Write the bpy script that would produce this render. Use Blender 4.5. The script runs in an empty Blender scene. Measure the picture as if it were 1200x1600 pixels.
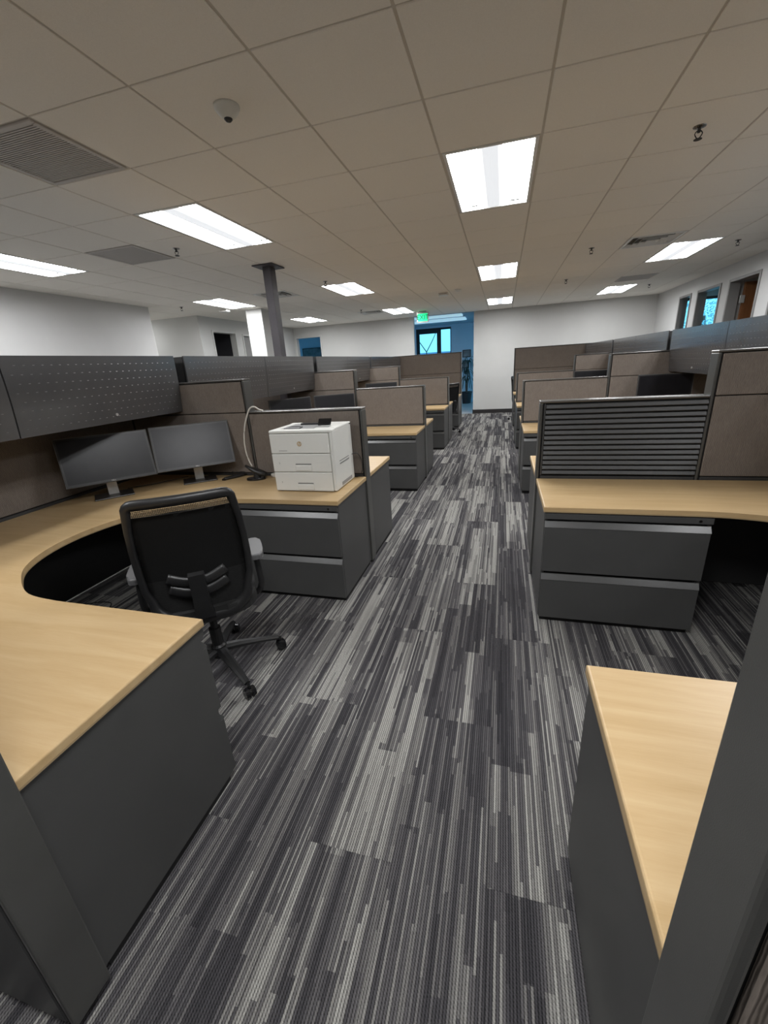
import bpy, bmesh, math, random
from mathutils import Vector, Matrix
random.seed(7)
SC = bpy.context.scene
COL = SC.collection
CEIL = 2.762
EYE = 1.5266

# ------------------------------------------------------------------ camera
def cam_rows(yaw, pitch, roll):
    cy, sy = math.cos(yaw), math.sin(yaw)
    f = Vector((sy*math.cos(pitch), cy*math.cos(pitch), math.sin(pitch)))
    r = Vector((cy, -sy, 0)); u = r.cross(f)
    r2 = math.cos(roll)*r + math.sin(roll)*u
    u2 = -math.sin(roll)*r + math.cos(roll)*u
    return r2, u2, f
r_, u_, f_ = cam_rows(-.2863, -.3409, -.0644)
cd = bpy.data.cameras.new('camera'); cam = bpy.data.objects.new('camera', cd); COL.objects.link(cam)
cam.matrix_world = Matrix(((r_.x, u_.x, -f_.x, 0), (r_.y, u_.y, -f_.y, 0), (r_.z, u_.z, -f_.z, EYE), (0, 0, 0, 1)))
cd.sensor_fit = 'HORIZONTAL'; cd.sensor_width = 36; cd.lens = 36*647.3/1200; cd.clip_start = .02; cd.clip_end = 300
SC.camera = cam

# ------------------------------------------------------------------ daylight outside, exposure
W = bpy.data.worlds.new('sky'); SC.world = W; W.use_nodes = True
bg = W.node_tree.nodes['Background']; bg.inputs[0].default_value = (.15, .6, .9, 1); bg.inputs[1].default_value = .52
SC.view_settings.view_transform = 'Standard'; SC.view_settings.look = 'None'
SC.view_settings.gamma = 1; SC.view_settings.use_curve_mapping = False
SC.view_settings.exposure = 2.0
LAMP = 8.5            # emission of the ceiling light diffusers
SC.cycles.max_bounces = 12; SC.cycles.diffuse_bounces = 12

# ------------------------------------------------------------------ materials
def mat(name, color, rough=.5, metal=0, spec=.5):
    m = bpy.data.materials.new(name); m.use_nodes = True
    b = m.node_tree.nodes['Principled BSDF']
    b.inputs['Base Color'].default_value = (*color, 1); b.inputs['Roughness'].default_value = rough
    b.inputs['Metallic'].default_value = metal; b.inputs['Specular IOR Level'].default_value = spec
    return m
def N(m, t, **k):
    n = m.node_tree.nodes.new(t)
    for a, v in k.items(): setattr(n, a, v)
    return n
def L(m, a, b): m.node_tree.links.new(a, b)
def math_n(m, op, a, b=None):
    n = N(m, 'ShaderNodeMath', operation=op)
    for i, v in enumerate((a, b)):
        if v is None: continue
        if isinstance(v, (int, float)): n.inputs[i].default_value = v
        else: L(m, v, n.inputs[i])
    return n.outputs[0]
def bsdf(m): return m.node_tree.nodes['Principled BSDF']
def ramp(m, fac, stops, interp='LINEAR'):
    r = N(m, 'ShaderNodeValToRGB'); r.color_ramp.interpolation = interp
    e = r.color_ramp.elements
    while len(e) < len(stops): e.new(.5)
    for x, (p, c) in zip(e, stops): x.position = p; x.color = (*c, 1)
    L(m, fac, r.inputs[0]); return r.outputs[0]
def noisy(name, c1, c2, scale, rough=.5, bump=0, bscale=None, spec=.5, metal=0, stretch=(1, 1, 1)):
    m = mat(name, c1, rough, metal, spec)
    tc = N(m, 'ShaderNodeTexCoord'); mp = N(m, 'ShaderNodeMapping'); mp.inputs['Scale'].default_value = stretch
    L(m, tc.outputs['Object'], mp.inputs[0])
    n = N(m, 'ShaderNodeTexNoise'); n.inputs['Scale'].default_value = scale; n.inputs['Detail'].default_value = 5
    L(m, mp.outputs[0], n.inputs['Vector'])
    L(m, ramp(m, n.outputs[0], [(.3, c1), (.7, c2)]), bsdf(m).inputs['Base Color'])
    if bump:
        n2 = N(m, 'ShaderNodeTexNoise'); n2.inputs['Scale'].default_value = bscale or scale*4
        L(m, mp.outputs[0], n2.inputs['Vector'])
        bp = N(m, 'ShaderNodeBump'); bp.inputs['Strength'].default_value = bump; bp.inputs['Distance'].default_value = .002
        L(m, n2.outputs[0], bp.inputs['Height']); L(m, bp.outputs[0], bsdf(m).inputs['Normal'])
    return m
def emit(name, color, strength):
    m = mat(name, color, .6); b = bsdf(m)
    b.inputs['Emission Color'].default_value = (*color, 1); b.inputs['Emission Strength'].default_value = strength
    return m

M = {}
M['charcoal'] = noisy('charcoal_paint', (.036, .036, .037), (.042, .042, .042), 6, .42, .15, 900)
M['drawer'] = noisy('drawer_paint', (.056, .056, .055), (.062, .062, .061), 6, .4, .15, 900)
M['trim'] = noisy('satin_trim', (.085, .085, .08), (.1, .1, .095), 5, .3, .1, 700, metal=.35)
M['cap'] = noisy('cap_trim', (.13, .125, .12), (.16, .155, .15), 5, .25, 0, metal=.6)
M['gap'] = mat('black_recess', (.006, .006, .006), .8)
M['plinth'] = mat('plinth_black', (.012, .012, .012), .7)
M['bin'] = noisy('bin_paint', (.072, .072, .075), (.082, .082, .084), 4, .24, .04, 800, spec=.6)
bsdf(M['bin']).inputs['Coat Weight'].default_value = .45; bsdf(M['bin']).inputs['Coat Roughness'].default_value = .16
M['tick'] = mat('bin_tick', (.2, .2, .2), .3, .4)
M['wall'] = noisy('white_wall_paint', (.57, .57, .555), (.60, .60, .585), 2, .7, .08, 300)
M['wall_cool'] = noisy('white_side_wall_paint', (.58, .58, .575), (.61, .61, .605), 2, .7, .08, 300)
M['tile'] = noisy('ceiling_tile', (.89, .855, .79), (.94, .905, .84), 220, .95, .6, 500, spec=.1)
M['grid'] = mat('ceiling_grid_paint', (.60, .56, .50), .6)
M['white'] = mat('white_plastic', (.66, .66, .62), .4)
M['white_metal'] = mat('white_enamel', (.75, .75, .73), .35)
M['lens'] = mat('dark_lens', (.03, .03, .03), .15)
M['printer'] = noisy('printer_shell', (.63, .63, .595), (.66, .66, .625), 3, .42)
M['printer_dark'] = mat('printer_dark_plastic', (.02, .02, .022), .3)
M['printer_grey'] = mat('printer_tray_grey', (.25, .25, .25), .4)
M['black'] = noisy('black_plastic', (.012, .012, .013), (.018, .018, .018), 8, .38)
M['gloss'] = mat('gloss_black', (.01, .01, .011), .12)
M['chair_mesh'] = noisy('chair_mesh', (.006, .006, .006), (.012, .012, .012), 300, .8, .5, 800)
M['chair_mesh_low'] = noisy('chair_mesh_lower', (.014, .014, .014), (.032, .032, .032), 60, .7, .4, 500, stretch=(1, 1, 9))
M['arm'] = mat('arm_pad_grey', (.10, .10, .102), .45)
M['screen'] = noisy('screen_glass', (.008, .008, .01), (.013, .013, .016), 9, .3, spec=.32)
M['bezel'] = mat('monitor_bezel', (.022, .022, .024), .35)
M['silver'] = noisy('silver_stand', (.42, .41, .39), (.5, .49, .46), 30, .35, metal=.3)
M['baseb'] = mat('monitor_base', (.03, .026, .024), .3)
M['cable'] = mat('white_cable', (.62, .6, .55), .5)
M['bcable'] = mat('black_cable', (.01, .01, .01), .5)
M['column'] = noisy('column_paint', (.05, .045, .052), (.06, .055, .06), 5, .55)
M['frame_grey'] = mat('door_frame_grey', (.22, .215, .21), .45)
M['frame_white'] = mat('door_frame_white', (.6, .6, .58), .5)
M['wood_door'] = noisy('wood_door', (.16, .062, .02), (.22, .09, .032), 3, .45, stretch=(6, 6, .5))
M['base'] = mat('black_rubber_base', (.018, .016, .016), .6)
M['dark'] = mat('unlit_room_shade', (.03, .03, .035), .9)  # near-black wall colour stands in for the darkness of the unlit room
M['lobby_floor'] = noisy('lobby_floor', (.4, .42, .44), (.48, .5, .52), 3, .3)
M['ink'] = mat('frame_ink', (.01, .014, .02), .4)
M['photo'] = noisy('framed_print', (.08, .09, .1), (.3, .32, .34), 5, .4)
M['leaf'] = mat('dark_leaf', (.012, .035, .03), .5)
M['tree_leaf'] = noisy('tree_leaf', (.45, .65, .7), (.8, .92, .95), 3, .8)
M['bark'] = mat('bark', (.08, .07, .06), .9)
M['ground'] = noisy('pale_ground', (.5, .52, .55), (.62, .64, .66), .5, .9)
M['facade'] = noisy('pale_facade', (.2, .25, .4), (.25, .3, .45), 1, .9)
M['logo'] = mat('logo_gold', (.42, .3, .16), .4)
M['seam'] = mat('seam_grey', (.2, .2, .19), .6)
M['vent_grey'] = mat('vent_grey', (.52, .49, .46), .5)
M['vent_dark'] = mat('vent_dark', (.05, .05, .05), .8)
M['duct'] = mat('duct_grey', (.10, .095, .09), .7)
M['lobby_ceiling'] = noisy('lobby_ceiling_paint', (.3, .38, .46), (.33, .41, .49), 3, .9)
M['lobby_paint'] = noisy('lobby_wall_paint', (.62, .75, .88), (.65, .78, .91), 2, .7)
M['diffuser'] = emit('light_diffuser', (.975, .985, 1.0), LAMP)
M['exit_panel'] = emit('exit_sign_green', (.01, .75, .27), .26)
M['exit_letter'] = emit('exit_sign_letters', (.0, .05, .015), .0)
M['blue'] = mat('blue_plastic', (.03, .12, .35), .4)
M['chrome'] = mat('chrome', (.35, .34, .33), .2, 1)
M['wsilver'] = mat('lock_silver', (.7, .7, .68), .25, .6)
g = mat('window_glass', (1, 1, 1), .02); bsdf(g).inputs['Transmission Weight'].default_value = 1; bsdf(g).inputs['IOR'].default_value = 1.05
M['glass'] = g

def fabric(name, c1, c2):
    m = mat(name, c1, .95, spec=.15)
    tc = N(m, 'ShaderNodeTexCoord')
    mp = N(m, 'ShaderNodeMapping'); mp.inputs['Scale'].default_value = (1, 1, .16); L(m, tc.outputs['Object'], mp.inputs[0])
    n0 = N(m, 'ShaderNodeTexNoise'); n0.inputs['Scale'].default_value = 130; L(m, mp.outputs[0], n0.inputs['Vector'])
    sx = N(m, 'ShaderNodeSeparateXYZ'); L(m, tc.outputs['Object'], sx.inputs[0])
    s = math_n(m, 'ADD', math_n(m, 'ADD', sx.outputs[0], sx.outputs[1]), math_n(m, 'MULTIPLY', n0.outputs[0], .006))
    w = math_n(m, 'SINE', math_n(m, 'MULTIPLY', s, 2*math.pi/.0048))
    w = math_n(m, 'MULTIPLY_ADD', w, .5)
    m.node_tree.nodes[-1].inputs[2].default_value = .5
    nb = N(m, 'ShaderNodeTexNoise'); nb.inputs['Scale'].default_value = 12; nb.inputs['Detail'].default_value = 6
    L(m, tc.outputs['Object'], nb.inputs['Vector'])
    f = math_n(m, 'ADD', math_n(m, 'MULTIPLY', w, .7), math_n(m, 'MULTIPLY', nb.outputs[0], .25))
    L(m, ramp(m, f, [(.15, c1), (.75, c2)]), bsdf(m).inputs['Base Color'])
    bp = N(m, 'ShaderNodeBump'); bp.inputs['Strength'].default_value = .5; bp.inputs['Distance'].default_value = .0015
    L(m, w, bp.inputs['Height']); L(m, bp.outputs[0], bsdf(m).inputs['Normal'])
    return m
M['fabric'] = fabric('panel_fabric', (.105, .088, .075), (.245, .21, .182))

def wood():
    m = mat('maple_laminate', (.7, .5, .27), .36, spec=.45)
    tc = N(m, 'ShaderNodeTexCoord'); mp = N(m, 'ShaderNodeMapping'); mp.inputs['Scale'].default_value = (.6, 6, 6)
    L(m, tc.outputs['Object'], mp.inputs[0])
    n = N(m, 'ShaderNodeTexNoise'); n.inputs['Scale'].default_value = 3; n.inputs['Detail'].default_value = 8; n.inputs['Distortion'].default_value = .8
    L(m, mp.outputs[0], n.inputs['Vector'])
    mp2 = N(m, 'ShaderNodeMapping'); mp2.inputs['Scale'].default_value = (3, 60, 60); L(m, tc.outputs['Object'], mp2.inputs[0])
    n2 = N(m, 'ShaderNodeTexNoise'); n2.inputs['Scale'].default_value = 5; n2.inputs['Detail'].default_value = 3; L(m, mp2.outputs[0], n2.inputs['Vector'])
    f = math_n(m, 'ADD', math_n(m, 'MULTIPLY', n.outputs[0], .8), math_n(m, 'MULTIPLY', n2.outputs[0], .2))
    L(m, ramp(m, f, [(.32, (.43, .295, .143)), (.5, (.475, .335, .175)), (.68, (.515, .375, .205))]), bsdf(m).inputs['Base Color'])
    return m
M['wood'] = wood()
M['wood_edge'] = noisy('laminate_edge', (.31, .225, .125), (.34, .25, .14), 60, .4)

RP = .305/36
def carpet():
    m = mat('carpet_plank', (.1, .1, .1), 1, spec=.05)
    ge = N(m, 'ShaderNodeNewGeometry'); sx = N(m, 'ShaderNodeSeparateXYZ'); L(m, ge.outputs['Position'], sx.inputs[0])
    oi = N(m, 'ShaderNodeObjectInfo'); rnd = oi.outputs['Random']
    X, Y = sx.outputs[0], sx.outputs[1]
    def white(*v):
        w = N(m, 'ShaderNodeTexWhiteNoise', noise_dimensions='3D'); c = N(m, 'ShaderNodeCombineXYZ')
        for i, a in enumerate(v):
            if isinstance(a, (int, float)): c.inputs[i].default_value = a
            else: L(m, a, c.inputs[i])
        L(m, c.outputs[0], w.inputs['Vector']); return w.outputs[0]
    def layer(width, seg, salt):
        lane = math_n(m, 'FLOOR', math_n(m, 'DIVIDE', X, width))
        off = math_n(m, 'MULTIPLY', white(lane, rnd, salt), 13.7)
        s = math_n(m, 'FLOOR', math_n(m, 'ADD', math_n(m, 'DIVIDE', Y, seg), off))
        rr = math_n(m, 'MULTIPLY', rnd, 91.0)
        return white(lane, math_n(m, 'ADD', s, rr), salt+.37)
    a = layer(RP, .45, 3.1)      # single yarn rows
    b = layer(3*RP, .8, 7.7)      # bands of four rows
    c = layer(9*RP, 1.7, 11.3)      # broad bands
    f = math_n(m, 'ADD', math_n(m, 'ADD', math_n(m, 'MULTIPLY', a, .33), math_n(m, 'MULTIPLY', b, .29)),
               math_n(m, 'ADD', math_n(m, 'MULTIPLY', c, .36), math_n(m, 'MULTIPLY', math_n(m, 'SUBTRACT', rnd, .5), .18)))
    col = ramp(m, f, [(0, (.032, .031, .034)), (.32, (.056, .054, .058)), (.45, (.095, .091, .094)), (.56, (.155, .15, .145)), (.72, (.30, .295, .275))], 'LINEAR')
    # tufted rows: ridges across each yarn row and loops along it
    rx = math_n(m, 'ABSOLUTE', math_n(m, 'SINE', math_n(m, 'MULTIPLY', X, math.pi/RP)))
    nz = N(m, 'ShaderNodeTexNoise'); nz.inputs['Scale'].default_value = 260; L(m, ge.outputs['Position'], nz.inputs['Vector'])
    ry = math_n(m, 'SINE', math_n(m, 'ADD', math_n(m, 'MULTIPLY', math_n(m, 'ADD', Y, math_n(m, 'MULTIPLY', X, .8)), 2*math.pi/.0085), math_n(m, 'MULTIPLY', nz.outputs[0], 9)))
    rx = math_n(m, 'POWER', rx, .8)
    h = math_n(m, 'ADD', rx, math_n(m, 'MULTIPLY', ry, .22))
    mx = N(m, 'ShaderNodeMix', data_type='RGBA', blend_type='MULTIPLY'); mx.inputs[0].default_value = 1
    L(m, col, mx.inputs[6])
    g2 = math_n(m, 'ADD', math_n(m, 'MULTIPLY', h, .95), .28)
    cc = N(m, 'ShaderNodeCombineColor'); [L(m, g2, cc.inputs[i]) for i in range(3)]
    L(m, cc.outputs[0], mx.inputs[7]); L(m, mx.outputs[2], bsdf(m).inputs['Base Color'])
    bp = N(m, 'ShaderNodeBump'); bp.inputs['Strength'].default_value = .7; bp.inputs['Distance'].default_value = .002
    L(m, h, bp.inputs['Height']); L(m, bp.outputs[0], bsdf(m).inputs['Normal'])
    return m
M['carpet'] = carpet()

# ------------------------------------------------------------------ mesh helpers
def new(): return bmesh.new()
def box(bm, x0, x1, y0, y1, z0, z1, bev=0, seg=1):
    if x0 > x1: x0, x1 = x1, x0
    if y0 > y1: y0, y1 = y1, y0
    if z0 > z1: z0, z1 = z1, z0
    vs = [bm.verts.new(p) for p in [(x0,y0,z0),(x1,y0,z0),(x1,y1,z0),(x0,y1,z0),(x0,y0,z1),(x1,y0,z1),(x1,y1,z1),(x0,y1,z1)]]
    fs = [bm.faces.new([vs[i] for i in f]) for f in [(3,2,1,0),(4,5,6,7),(0,1,5,4),(1,2,6,5),(2,3,7,6),(3,0,4,7)]]
    if bev:
        es = list({e for f in fs for e in f.edges})
        bmesh.ops.bevel(bm, geom=es, offset=bev, segments=seg, profile=.5, affect='EDGES')
    return bm
def prism(bm, poly, z0, z1, bev=0, seg=2):
    """vertical extrusion of an xy outline (counter-clockwise); top edges may be rounded"""
    area = sum(poly[i][0]*poly[(i+1) % len(poly)][1]-poly[(i+1) % len(poly)][0]*poly[i][1] for i in range(len(poly)))
    if area < 0: poly = poly[::-1]
    lo = [bm.verts.new((x, y, z0)) for x, y in poly]; hi = [bm.verts.new((x, y, z1)) for x, y in poly]
    n = len(poly); bm.faces.new(lo[::-1]); top = bm.faces.new(hi)
    for i in range(n): bm.faces.new((lo[i], lo[(i+1) % n], hi[(i+1) % n], hi[i]))
    if bev: bmesh.ops.bevel(bm, geom=list(top.edges), offset=bev, segments=seg, profile=.5, affect='EDGES')
    return bm
def profile_x(bm, prof, x0, x1):
    """a yz outline swept along x"""
    a = [bm.verts.new((x0, y, z)) for y, z in prof]; b = [bm.verts.new((x1, y, z)) for y, z in prof]
    n = len(prof); bm.faces.new(a); bm.faces.new(b[::-1])
    for i in range(n): bm.faces.new((a[i], b[i], b[(i+1) % n], a[(i+1) % n]))
    bmesh.ops.recalc_face_normals(bm, faces=bm.faces[:]); return bm
def cyl(bm, p0, p1, r0, r1=None, n=16, caps=True):
    r1 = r0 if r1 is None else r1
    p0, p1 = Vector(p0), Vector(p1); d = (p1-p0).normalized()
    a = d.orthogonal().normalized(); b = d.cross(a)
    A = [bm.verts.new(p0+r0*(math.cos(t)*a+math.sin(t)*b)) for t in [2*math.pi*i/n for i in range(n)]]
    B = [bm.verts.new(p1+r1*(math.cos(t)*a+math.sin(t)*b)) for t in [2*math.pi*i/n for i in range(n)]]
    for i in range(n): bm.faces.new((A[i], A[(i+1) % n], B[(i+1) % n], B[i]))
    if caps: bm.faces.new(A[::-1]); bm.faces.new(B)
    return bm
def lathe(bm, prof, n=20, c=(0, 0, 0)):
    rings = []
    for r, z in prof:
        rings.append([bm.verts.new((c[0]+r*math.cos(2*math.pi*i/n), c[1]+r*math.sin(2*math.pi*i/n), c[2]+z)) for i in range(n)])
    for A, B in zip(rings, rings[1:]):
        for i in range(n): bm.faces.new((A[i], A[(i+1) % n], B[(i+1) % n], B[i]))
    bm.faces.new(rings[0][::-1]); bm.faces.new(rings[-1])
    bmesh.ops.recalc_face_normals(bm, faces=bm.faces[:]); return bm
def sweep(bm, pts, rad, n=8, closed=False, up=None, flat=1.0):
    """tube through pts; rad a number or a list; flat squashes it along 'up'"""
    pts = [Vector(p) for p in pts]; k = len(pts); rings = []
    for i, p in enumerate(pts):
        a = pts[(i-1) % k] if (closed or i) else p; b = pts[(i+1) % k] if (closed or i < k-1) else p
        t = (b-a).normalized()
        U = Vector(up) if up else Vector((0, 0, 1))
        if abs(t.dot(U)) > .97: U = Vector((0, 1, 0)) if abs(t.y) < .9 else Vector((1, 0, 0))
        s = t.cross(U).normalized(); U = s.cross(t).normalized()
        r = rad[i] if isinstance(rad, (list, tuple)) else rad
        rings.append([bm.verts.new(p+s*r*math.cos(q)+U*r*flat*math.sin(q)) for q in [2*math.pi*(j+.5)/n for j in range(n)]])
    m = k if closed else k-1
    for i in range(m):
        A, B = rings[i], rings[(i+1) % k]
        for j in range(n): bm.faces.new((A[j], A[(j+1) % n], B[(j+1) % n], B[j]))
    if not closed: bm.faces.new(rings[0][::-1]); bm.faces.new(rings[-1])
    bmesh.ops.recalc_face_normals(bm, faces=bm.faces[:]); return bm
def smooth_path(pts, sub=6, closed=False):
    P = [Vector(p) for p in pts]; n = len(P); out = []
    rng = range(n) if closed else range(n-1)
    for i in rng:
        if closed: p0, p1, p2, p3 = P[(i-1) % n], P[i], P[(i+1) % n], P[(i+2) % n]
        else: p0, p1, p2, p3 = P[max(i-1, 0)], P[i], P[i+1], P[min(i+2, n-1)]
        for s in range(sub):
            t = s/sub
            out.append(.5*((2*p1)+(p2-p0)*t+(2*p0-5*p1+4*p2-p3)*t*t+(3*p1-p0-3*p2+p3)*t**3))
    if not closed: out.append(P[-1])
    return out
def mesh_of(name, bm, mats, smooth=False):
    me = bpy.data.meshes.new(name); bm.to_mesh(me); bm.free()
    for m in (mats if isinstance(mats, (list, tuple)) else [mats]): me.materials.append(m)
    if smooth:
        for p in me.polygons: p.use_smooth = True
    return me
def obj(name, bm, m, parent=None, loc=(0, 0, 0), rot=(0, 0, 0), smooth=False, **props):
    me = bm if isinstance(bm, bpy.types.Mesh) else mesh_of(name, bm, m, smooth)
    o = bpy.data.objects.new(name, me); COL.objects.link(o)
    o.location = loc; o.rotation_euler = rot
    if parent: o.parent = parent
    for k, v in props.items(): o[k] = v
    return o
def tag(o, label, cat, group=None):
    o['label'] = label; o['category'] = cat
    if group: o['group'] = group
    return o
def thing(name, label, cat, loc=(0, 0, 0), rz=0, group=None):
    o = bpy.data.objects.new(name, None); COL.objects.link(o); o.location = loc; o.rotation_euler = (0, 0, rz)
    o.empty_display_size = .1
    return tag(o, label, cat, group)
def copy_thing(src, label, loc, rz=None, group=None):
    """copy a thing with its parts and their sub-parts"""
    r = src.copy(); COL.objects.link(r); r.location = loc
    if rz is not None: r.rotation_euler = (0, 0, rz)
    r['label'] = label
    if group: r['group'] = group
    for ch in list(src.children):
        c = ch.copy(); COL.objects.link(c); c.parent = r
        for g_ in list(ch.children):
            d = g_.copy(); COL.objects.link(d); d.parent = c
    return r
def struct(name, bm, m, parent=None, **k):
    o = obj(name, bm, m, parent, **k)
    if not parent: o['kind'] = 'structure'
    return o
def text_mesh(s, size, depth=.0006, shear=0):
    cu = bpy.data.curves.new('t', 'FONT'); cu.body = s; cu.size = size; cu.extrude = depth; cu.shear = shear
    cu.align_x = 'CENTER'; cu.align_y = 'CENTER'
    o = bpy.data.objects.new('t', cu); COL.objects.link(o)
    bpy.context.view_layer.update()
    me = bpy.data.meshes.new_from_object(o.evaluated_get(bpy.context.evaluated_depsgraph_get()))
    bpy.data.objects.remove(o); bpy.data.curves.remove(cu); return me

# ------------------------------------------------------------------ floor: carpet planks on a slab
XMIN, XMAX, YMIN, YFAR = -8.6, 3.65, -3.6, 12.85
struct('ground', box(new(), -70, 70, -30, 110, -.4, -.2), M['ground'])
floor = struct('floor', box(new(), XMIN-.2, 7.1, YMIN-.2, YFAR, -.12, -.012), M['plinth'])
PW, PL, PX0 = .305, 1.25, -.91
pm = mesh_of('carpet_plank', box(new(), .0004, PW-.0004, .0004, PL-.0004, -.012, 0), M['carpet'])
far_planks = new()
for c in range(-26, 27):
    x = PX0+PW*c
    if x > 7.0: continue
    y = (.20 if c % 2 == 0 else .84)-PL*4
    while y < YFAR:
        y1 = min(y+PL, YFAR)
        if y+PL > YMIN:
            vis = -3.1 < x < 2.3 and y+PL > -.2
            if vis and y+PL <= YFAR: obj('carpet_plank', pm, None, floor, (x, y, 0))
            else: box(far_planks, x, x+PW, max(y, YMIN), y1, -.012, 0)
        y += PL
obj('carpet_plank', far_planks, M['carpet'], floor, kind='stuff')

# ------------------------------------------------------------------ ceiling: grid, tiles, holes for lights and vents
GX, GY, GP = -.432, 2.625, .61
lights = [(c, r) for c in (-8, -4, 0, 4) for r in (-5, 1, 7, 13)]+[(-13, 7)]  # last one is an unseen light added to brighten the corridor recess
taken = set()
for c, r in lights: taken |= {(c, r), (c, r+1)}
vents = {(-4, -1): 'return', (-6, 2): 'return', (4, 11): 'return', (3, 6): 'supply', (-6, 7): 'supply', (-5, 13): 'supply'}
taken |= set(vents)
ceiling = struct('ceiling', box(new(), XMIN-.2, 7.1, YMIN-.2, YFAR+.14, CEIL+.14, CEIL+.22), M['wall'])
cgx = [GX+GP*i for i in range(-14, 8) if XMIN < GX+GP*i < XMAX]
cgy = [GY+GP*j for j in range(-11, 18) if YMIN < GY+GP*j < YFAR]
for x in cgx: obj('main_runner', box(new(), x-.012, x+.012, YMIN, YFAR, CEIL+.005, CEIL+.03), M['grid'], ceiling)
for y in cgy:
    j = round((y-GY)/GP)
    cuts = sorted(GX+GP*c for c, r in lights if r+1 == j)       # the cross runner stops either side of a light
    xs = [XMIN]+[v for c in cuts for v in (c, c+GP)]+[XMAX]
    for a, b in zip(xs[::2], xs[1::2]):
        if b > a+.05: obj('cross_runner', box(new(), a, b, y-.012, y+.012, CEIL+.006, CEIL+.029), M['grid'], ceiling)
tm = mesh_of('ceiling_tile', box(new(), .0068, GP-.0068, .0062, GP-.0062, CEIL, CEIL+.02, .002), M['tile'])
rest = new(); cells = []
for i in range(-14, 7):
    for j in range(-11, 17):
        if (i, j) in taken: continue
        x, y = GX+GP*i, GY+GP*j
        x0, x1, y0, y1 = max(x+.0068, XMIN), min(x+GP-.0068, XMAX), max(y+.0062, YMIN), min(y+GP-.0062, YFAR)
        if x1-x0 < .03 or y1-y0 < .03: continue
        v = Vector((x+.3, y+.3, CEIL-EYE)); dep = v.dot(f_)
        full = x1-x0 > GP-.03 and y1-y0 > GP-.03
        px = 600+647.3*v.dot(r_)/dep if dep > .1 else -999
        cells.append((0 if (full and -150 < px < 1350 and dep > .1) else 1, v.length, x, y, x0, x1, y0, y1))
cells.sort()
for k, (f, d, x, y, x0, x1, y0, y1) in enumerate(cells):
    if f == 0 and k < 296: obj('ceiling_tile', tm, None, ceiling, (x, y, 0))
    else: box(rest, x0, x1, y0, y1, CEIL, CEIL+.02)
obj('ceiling_tile', rest, M['tile'], ceiling, kind='stuff')

# ------------------------------------------------------------------ walls
H = CEIL+.14
def wall(name, boxes, m):
    bm = new()
    for b in boxes: box(bm, *b)
    return struct(name, bm, m)
LX = -6.35           # far part of the left wall
OH = 2.50            # height of door and sidelight heads
wall('wall_far', [(-9.2, -6.31, YFAR, YFAR+.13, 0, H), (-6.31, -5.43, YFAR, YFAR+.13, OH, H), (-5.43, -2.53, YFAR, YFAR+.13, 0, H),
                  (-.83, 4.0, YFAR, YFAR+.13, 0, H)], M['wall'])
wall('wall_left', [(-6.35, -6.22, YMIN, 6.9, 0, H)], M['wall_cool'])
wall('wall_left_recess', [(-8.6, LX-.13, 8.38, 8.51, 0, H), (LX-.13, LX, 8.38, 8.78, 0, H), (LX-.13, LX, 8.78, 9.72, OH, H), (LX-.13, LX, 9.72, 9.98, 0, H),
                          (LX-.13, LX, 9.98, 10.9, OH-.03, H), (LX-.13, LX, 10.9, YFAR, 0, H), (-8.73, -8.6, 6.8, 8.51, 0, H), (-8.6, -6.35, 6.77, 6.9, 0, H)], M['wall'])
wall('wall_back', [(-6.35, 3.78, YMIN-.13, YMIN, 0, H)], M['wall'])
holes = [(6.75, 7.86), (8.21, 9.18), (9.47, 10.46), (10.75, 11.39)]
bx = []; y = YMIN
for a, b in holes:
    bx += [(XMAX, XMAX+.13, y, a, 0, H), (XMAX, XMAX+.13, a, b, 2.52, H)]; y = b
wall('wall_right', bx+[(XMAX, XMAX+.13, y, YFAR, 0, H)], M['wall_cool'])
def opening_frame(name, axis, pos, th, a, b, top, m, w=.045, proud=.015):
    """jambs and head round an opening; axis 'x' = in a wall of constant x"""
    bm = new()
    p0, p1 = pos-proud, pos+th+proud
    for (u0, u1, z0, z1) in ((a, a+w, 0, top), (b-w, b, 0, top), (a+w, b-w, top-w, top)):
        if axis == 'x': box(bm, p0, p1, u0, u1, z0, z1, .004)
        else: box(bm, u0, u1, p0, p1, z0, z1, .004)
    return struct(name, bm, m)
opening_frame('trim_1', 'x', XMAX, .13, 8.21, 9.18, 2.52, M['frame_grey'])
opening_frame('trim_2', 'x', XMAX, .13, 9.47, 10.46, 2.52, M['frame_grey'])
opening_frame('trim_3', 'x', XMAX, .13, 10.75, 11.39, 2.52, M['frame_grey'])
opening_frame('trim_4', 'x', XMAX, .13, 6.75, 7.86, 2.52, M['frame_grey'])
opening_frame('trim_5', 'x', LX-.13, .13, 8.78, 9.72, OH, M['frame_white'])
opening_frame('trim_6', 'x', LX-.13, .13, 9.98, 10.9, OH-.03, M['frame_white'])
opening_frame('trim_7', 'y', YFAR, .13, -6.31, -5.43, OH, M['frame_white'])
for nm, bxs in (('baseboard_far', [(-5.4, -2.53, YFAR-.012, YFAR, 0, .11), (-.83, XMAX, YFAR-.012, YFAR, 0, .11), (-.842, -.83, YFAR-.012, YFAR+.13, 0, .11)]),
                ('baseboard_right', [(XMAX-.012, XMAX, YMIN, 6.75, 0, .11), (XMAX-.012, XMAX, 7.86, 8.2, 0, .11), (XMAX-.012, XMAX, 11.4, YFAR-.012, 0, .11)]),
                ('baseboard_left', [(-6.22, -6.208, YMIN, 6.9, 0, .11), (LX, LX+.012, 10.92, YFAR, 0, .11)])):
    bm = new(); [box(bm, *b) for b in bxs]; struct(nm, bm, M['base'])
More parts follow.
